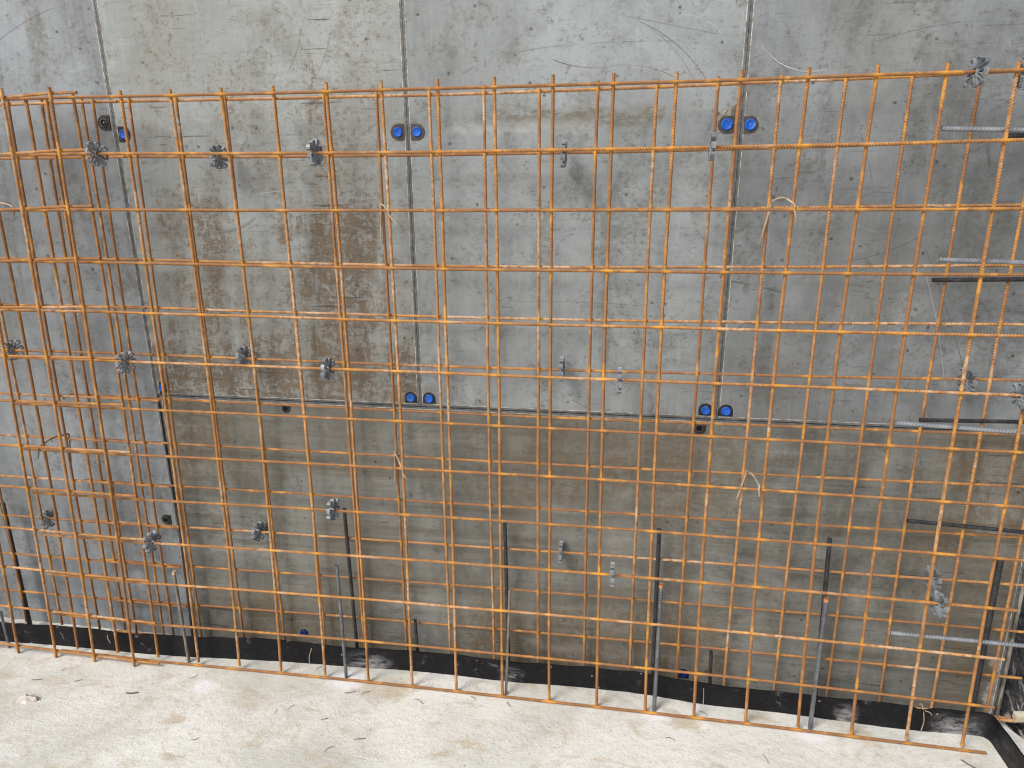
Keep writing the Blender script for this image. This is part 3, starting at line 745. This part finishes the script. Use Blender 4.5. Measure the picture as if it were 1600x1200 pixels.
# ------------------------------------------------------------------ wire hooks between the meshes
def hook(label, back, front, leg, tail, arch, mat='wire'):
    """back/front: (x,z) of the hook ends; leg: (x,z) of the lower end of the rear leg"""
    ybk = yb(back[1])-.012; yfr = -.010
    b = np.array((back[0], ybk, back[1])); f = np.array((front[0], yfr, front[1]))
    t = empty('wire_hook', b, label, 'wire hook', 'bent wire hooks tying front and rear mesh')
    mid = [b*(1-u)+f*u+np.array((0, 0, arch*4*u*(1-u))) for u in (.12, .35, .6, .82)]
    l0 = np.array((leg[0], yb(leg[1])-.013, leg[1]))
    path = [l0, l0*.5+(b-np.array((0, 0, .012)))*.5, b-np.array((0, 0, .012)), b+np.array((0, 0, .002))]+mid+[f+np.array((0, 0, .002)), f+np.array((0, -.001, -.010))]
    tube_obj('wire_bow', path, .0025, M[mat], t, 8)
    # twisted tail at the front
    a = np.array(f)+np.array((0, -.002, -.006)); e = np.array((tail[0], yfr-.004, tail[1]))
    for q in (0, PI):
        pts = []
        for u in np.linspace(0, 1, 14):
            c = a*(1-u)+e*u; ang = q+u*16
            pts.append(c+.0016*np.array((math.cos(ang), math.sin(ang), 0)))
        tube_obj('twisted_tail', pts, .0014, M[mat], t, 6, 2)
    return t
hook('bent wire hook at the third row beside the second panel joint', (.704, 1.517), (.757, 1.497), (.700, 1.409), (.781, 1.463), .004)
hook('arched pale wire hook on the third row at right, right of the third panel joint', (1.757, 1.513), (1.798, 1.508), (1.738, 1.409), (1.808, 1.465), .018)
hook('dark long wire hook low at far left across a mesh bay', (-.448, .766), (-.467, .755), (-.459, .665), (-.475, .719), .012, 'brown_wire')
hook('short wire hook on the middle upright above the low panel, left of centre', (.703, .767), (.762, .752), (.699, .663), (.773, .728), .003)
hook('curved wire hook at right over the low panel, above the middle dowels', (1.756, .767), (1.776, .766), (1.737, .674), (1.779, .738), .012)
t = empty('wire_hook', (-.56, .05, 1.52), 'flat rusty wire entering at the left edge on the third row', 'wire hook', 'bent wire hooks tying front and rear mesh')
tube_obj('wire_bow', [(-.62, .09, 1.50), (-.55, .04, 1.53), (-.47, .0, 1.528), (-.405, -.012, 1.516), (-.40, -.013, 1.49)], .0026, M['wire'], t)

# ------------------------------------------------------------------ waterstop strip
sx = [-1.5, -.811, -.622, -.3, -.057, .219, .521, .742, 1.074, 1.283, 1.489, 1.609, 1.687, 1.88, 2.067, 2.246, 2.42]
sy = [.0, .019, .030, .036, .042, .063, .072, .084, .078, .088, .090, .078, .071, .073, .069, .062, .072]
tz = [.056, .058, .058, .058, .061, .072, .062, .068, .068, .066, .068, .066, .065, .061, .063, .070, .060]
# smooth path incl. the corner at the right and the return towards the camera
path = [(a, b) for a, b in zip(np.linspace(-1.5, 2.42, 300), np.interp(np.linspace(-1.5, 2.42, 300), sx, sy))]
top = list(np.interp(np.linspace(-1.5, 2.42, 300), sx, tz))
py = np.array([p[1] for p in path]); ker = np.hanning(21); ker /= ker.sum()
py = np.convolve(np.pad(py, 10, 'edge'), ker, 'valid'); tp = np.convolve(np.pad(np.array(top), 5, 'edge'), np.hanning(11)/np.hanning(11).sum(), 'valid')
path = [(p[0], y) for p, y in zip(path, py)]; top = list(tp)
cx, cy = path[-1]
corner = [(cx+.03, cy+.003), (cx+.055, cy+.004), (cx+.072, cy+.001), (cx+.083, cy-.010), (cx+.086, cy-.028)]
path += corner; top += [.061, .062, .063, .063, .062]
for k in range(1, 60):
    path.append((cx+.086+.0002*k, cy-.028-.02*k)); top.append(.062+.003*math.sin(k*.4))
Pn = np.array(path); Tn = np.gradient(Pn, axis=0); Tn /= np.linalg.norm(Tn, axis=1)[:, None]; Nn = np.stack([-Tn[:, 1], Tn[:, 0]], 1)
thk = .0028
Vs = []; levels = (0, .33, .67, 1.0)
for k, (p, nn, h) in enumerate(zip(Pn, Nn, top)):
    zb = float(gz(p[0]))-.006
    h2 = h+.0045*mnoise.noise(Vector((p[0]*14, p[1]*14, 0)))+.0012*mnoise.noise(Vector((p[0]*45, p[1]*45, 2)))-.010*math.exp(-((p[0]-2.31)/.022)**2)*(1 if p[1] > .03 else 0)
    lean = .016*mnoise.noise(Vector((p[0]*5.0, p[1]*3, 5)))
    ring = []
    for l in levels: ring.append((p[0]-nn[0]*(thk-l*lean), p[1]-nn[1]*(thk-l*lean), zb+(h2-zb)*l))
    for l in levels[::-1]: ring.append((p[0]+nn[0]*(thk+l*lean)*.3, p[1]+nn[1]*(thk+l*lean)*.3, zb+(h2-zb)*l))
    Vs += ring
nr = len(levels)*2
me = mesh_np('waterstop_strip', np.array(Vs), ring_quads(len(Pn), nr), [list(range(nr)), list(range((len(Pn)-1)*nr, len(Pn)*nr))[::-1]])
o = tag(link('waterstop_strip', me, M['strip']), 'long black upright waterstop strip along the foot of the wall, bending forward at right', 'strip')
m_ = o.modifiers.new('split', 'EDGE_SPLIT'); m_.split_angle = math.radians(50)

def sy_at(x): return float(np.interp(x, [p[0] for p in path[:300]], [p[1] for p in path[:300]]))
for lab, pts in (
  ('thin wire clip hooked over the black strip at left', [(-.362, .02), (-.370, .045), (-.362, .068), (-.352, .072)]),
  ('thin grey wire clip hooked over the black strip near the white powder', [(.372, .0), (.374, .03), (.385, .066), (.395, .078)]),
  ('wire clip standing against the strip below the short right stub', [(1.684, .0), (1.683, .04), (1.680, .072), (1.676, .076)]),
  ('curled pale wire clip on the strip near its right corner', [(2.315, -.005), (2.318, .035), (2.312, .075), (2.302, .080)])):
    c = empty('wire_clip', (pts[0][0], sy_at(pts[0][0]), pts[0][1]), lab, 'wire clip', 'wire clips on the black strip')
    P3 = [(x, sy_at(x)-.008 if z < .066 else sy_at(x)+.003, z-.008) for x, z in pts]
    tube_obj('clip_wire', P3, .0016, M['wire'], c, 6)
    if 'curled' in lab:
        tube_obj('clip_end', [(2.316, sy_at(2.31)-.009, .060), (2.330, sy_at(2.33)-.012, .056), (2.335, sy_at(2.33)-.012, .048)], .0014, M['wire'], c, 6)

# ------------------------------------------------------------------ right end: plastic sheet, batten, bar stub
fx = np.linspace(2.585, 3.6, 150); fy = np.linspace(-.45, .95, 190)
X, Y = np.meshgrid(fx, fy)
base = np.clip((Y-.165)/.42, 0, 1.4)*.42+np.clip((X-2.64)*.25, 0, .3)*np.clip((Y+.05)/.2, 0, 1)
edge = np.clip((X-2.575-.03*np.sin(Y*9))/.05, 0, 1)*np.clip((Y+.45)/.03, 0, 1)
D = np.array([abs(mnoise.fractal(Vector((a*11+2*b, b*13, 1)), .8, 2.1, 4))*.05 for a, b in zip(X.ravel(), Y.ravel())]).reshape(X.shape)
Zf = gz(X)+.001+(base+D)*edge
keep_shift = np.where(Y < .12, np.clip((.12-Y)*.5, 0, .12), 0)
V = np.stack([(X+keep_shift).ravel(), Y.ravel(), Zf.ravel()], 1)
ny, nx = X.shape
i = np.arange(ny-1)[:, None]*nx; j = np.arange(nx-1)[None, :]
Q = np.stack([i+j, i+j+1, i+nx+j+1, i+nx+j], -1).reshape(-1, 4)
o = tag(link('plastic_sheet', mesh_np('plastic_sheet', V, Q), M['foil']), 'crumpled pale-streaked black plastic sheet lying beyond the right end of the wall', 'plastic sheet')
s = MB(); s.hexa([(2.592, .108, .012), (3.0, .155, .022), (3.0, .155, .050), (2.592, .108, .034), (2.592, .132, .012), (3.0, .18, .022), (3.0, .18, .050), (2.592, .132, .034)])
tag(s.build('timber_batten', M['timber'], bevel=.002), 'pale timber batten lying at the right edge beyond the wall end', 'batten')
s_ = np.arange(2.46, 2.596, .0016)
t = empty('bar_stub', (2.46, .108, .012), 'short rusty bar end poking out behind the strip corner', 'bar stub')
bar('bar_shaft', s_, np.stack([s_, 0*s_+.118, .010+0*s_], 1), (0, 1, 0), (0, 0, 1), .0058, M['rust_front'], t)

# ------------------------------------------------------------------ litter on the slab
def zg(x): return float(gz(x))
WL = [((-.502,-.149), .016, .2, 'tiny dark wire offcut beside the stone chip, above it'), ((-.454,-.091), .008, 1.2, 'tiny dark fleck of wire under the left front mesh bar'),
 ((-.361,-.133), .012, .6, 'small wire offcut right of the stone chip'), ((-.141,-.158), .020, .25, 'curved dark wire offcut alone on the slab below the lapped mesh'),
 ((.012,-.057), .014, 1.0, 'wire offcut just in front of the bar below the brownish dowel'), ((-.057,.024), .014, .35, 'dark wire offcut behind the bar at the foot of the brownish dowel'),
 ((.186,-.315), .012, .6, 'wire offcut on the slab far below the left joint'), ((.415,.047), .014, .9, 'bent wire offcut at the foot of the strip near the wire clip'),
 ((.565,-.055), .018, .4, 'larger of two wire offcuts below the white powder'), ((.617,-.049), .013, .5, 'smaller of two wire offcuts below the white powder'),
 ((.408,-.148), .012, 1.1, 'upright-lying wire offcut left of the powder on a tan stain'), ((.534,-.182), .011, .5, 'short wire offcut on pale slab under the powder'),
 ((.797,-.063), .018, -.5, 'arched wire offcut in front of the bar left of centre'), ((.672,-.244), .017, .3, 'curved wire offcut in the bottom middle of the slab'),
 ((.598,-.294), .015, .9, 'thin wire offcut near the bottom edge left of centre'), ((.37,-.174), .010, 1.5, 'tiny wire offcut on the tan stain left of the powder'),
 ((1.681,.024), .014, -.5, 'wire offcut between bar and strip right of the clip'), ((1.574,-.1), .014, -.25, 'wire offcut in front of the bar below the rust-tipped dowel'),
 ((1.836,-.131), .016, -1.2, 'wire offcut near the bottom edge right of centre'), ((2.402,-.056), .024, -.75, 'thick dark wire offcut at the lower right in front of the mesh corner'),
 ((.966,-.021), .010, -.6, 'tiny bent wire under the bottom bar near the middle'), ((1.083,-.031), .013, -.9, 'curved wire offcut just before the bar at the middle dowel')]
for (p, L, a, lab) in WL:
    p = np.array(p); d = np.array((math.cos(a), math.sin(a))); nrm = np.array((-d[1], d[0]))
    bend = rng.uniform(-.35, .35)*L
    P3 = [(*(p-d*L), zg(p[0])+.0024), (*(p-d*L*.3+nrm*bend), zg(p[0])+.0036), (*(p+d*L*.35+nrm*bend*.9), zg(p[0])+.0030), (*(p+d*L), zg(p[0])+.0026)]
    tag(tube_obj('wire_offcut', P3, .0008 if L < .02 else .0016, M['dark_wire'], None, 6), lab, 'wire offcut', 'wire offcuts littering the slab')
bm = bmesh.new()
out = [(-.036, .004), (-.020, .020), (-.002, .018), (.012, .022), (.034, .006), (.026, -.004), (.010, -.014), (-.012, -.010), (-.026, -.014)]
bot = [bm.verts.new((x, y, 0)) for x, y in out]; tp_ = [bm.verts.new((x*.86+.002, y*.8+.002, .010+.006*math.sin(k*2.1))) for k, (x, y) in enumerate(out)]
c = bm.verts.new((.0, .003, .019))
for k in range(len(out)):
    k2 = (k+1) % len(out)
    bm.faces.new((bot[k], bot[k2], tp_[k2], tp_[k])); bm.faces.new((tp_[k], tp_[k2], c))
bm.faces.new(bot[::-1]); bmesh.ops.recalc_face_normals(bm, faces=bm.faces)
me = bpy.data.meshes.new('stone_chip'); bm.to_mesh(me); bm.free()
o = link('stone_chip', me, M['stone']); o.location = (-.453, -.245, zg(-.453)-.001)
tag(o, 'pale broken stone chip lying on the slab at lower left', 'stone')

# ------------------------------------------------------------------ camera
f, cxp, cyp, czp = 1082.993, 1.400795, -1.856835, 1.520432
R = np.array([[.9865417, -.15921591, -.03722597], [.16344953, .95409473, .25097312], [-.00444181, -.25368001, .967278]])
cam = bpy.data.cameras.new('camera'); cam.sensor_width = 36; cam.lens = f/1600*36; cam.clip_start = .05; cam.clip_end = 300
co = bpy.data.objects.new('camera', cam); COL.objects.link(co)
mw = Matrix.Identity(4)
for r in range(3):
    mw[r][0] = R[r][0]; mw[r][1] = R[r][2]; mw[r][2] = -R[r][1]
mw[0][3], mw[1][3], mw[2][3] = cxp, cyp, czp
co.matrix_world = mw
scene.camera = co

# ------------------------------------------------------------------ light
SUN_EL, SUN_AZ = math.radians(45), math.radians(218)     # azimuth clockwise from +Y
to_sun = Vector((math.sin(SUN_AZ)*math.cos(SUN_EL), math.cos(SUN_AZ)*math.cos(SUN_EL), math.sin(SUN_EL)))
sun = bpy.data.lights.new('sun', 'SUN'); sun.energy = 2.3; sun.angle = math.radians(26); sun.color = (1, .985, .955)
so = bpy.data.objects.new('sun', sun); COL.objects.link(so)
so.rotation_euler = to_sun.to_track_quat('Z', 'Y').to_euler(); so.location = to_sun*6
w = bpy.data.worlds.new('World'); scene.world = w; w.use_nodes = True
nt = w.node_tree; bg = nt.nodes['Background']
sky = nt.nodes.new('ShaderNodeTexSky'); sky.sky_type = 'NISHITA'; sky.sun_disc = False
sky.sun_elevation = SUN_EL; sky.sun_rotation = SUN_AZ; sky.dust_density = 4.0; sky.air_density = 1.0; sky.ozone_density = 1.0
nt.links.new(sky.outputs[0], bg.inputs[0]); bg.inputs[1].default_value = .115

scene.cycles.pixel_filter_type = 'BLACKMAN_HARRIS'; scene.cycles.filter_width = 1.1
vs = scene.view_settings
scene.display_settings.display_device = 'sRGB'
vs.view_transform = 'Standard'; vs.look = 'None'; vs.gamma = 1; vs.exposure = 0.16; vs.use_curve_mapping = False
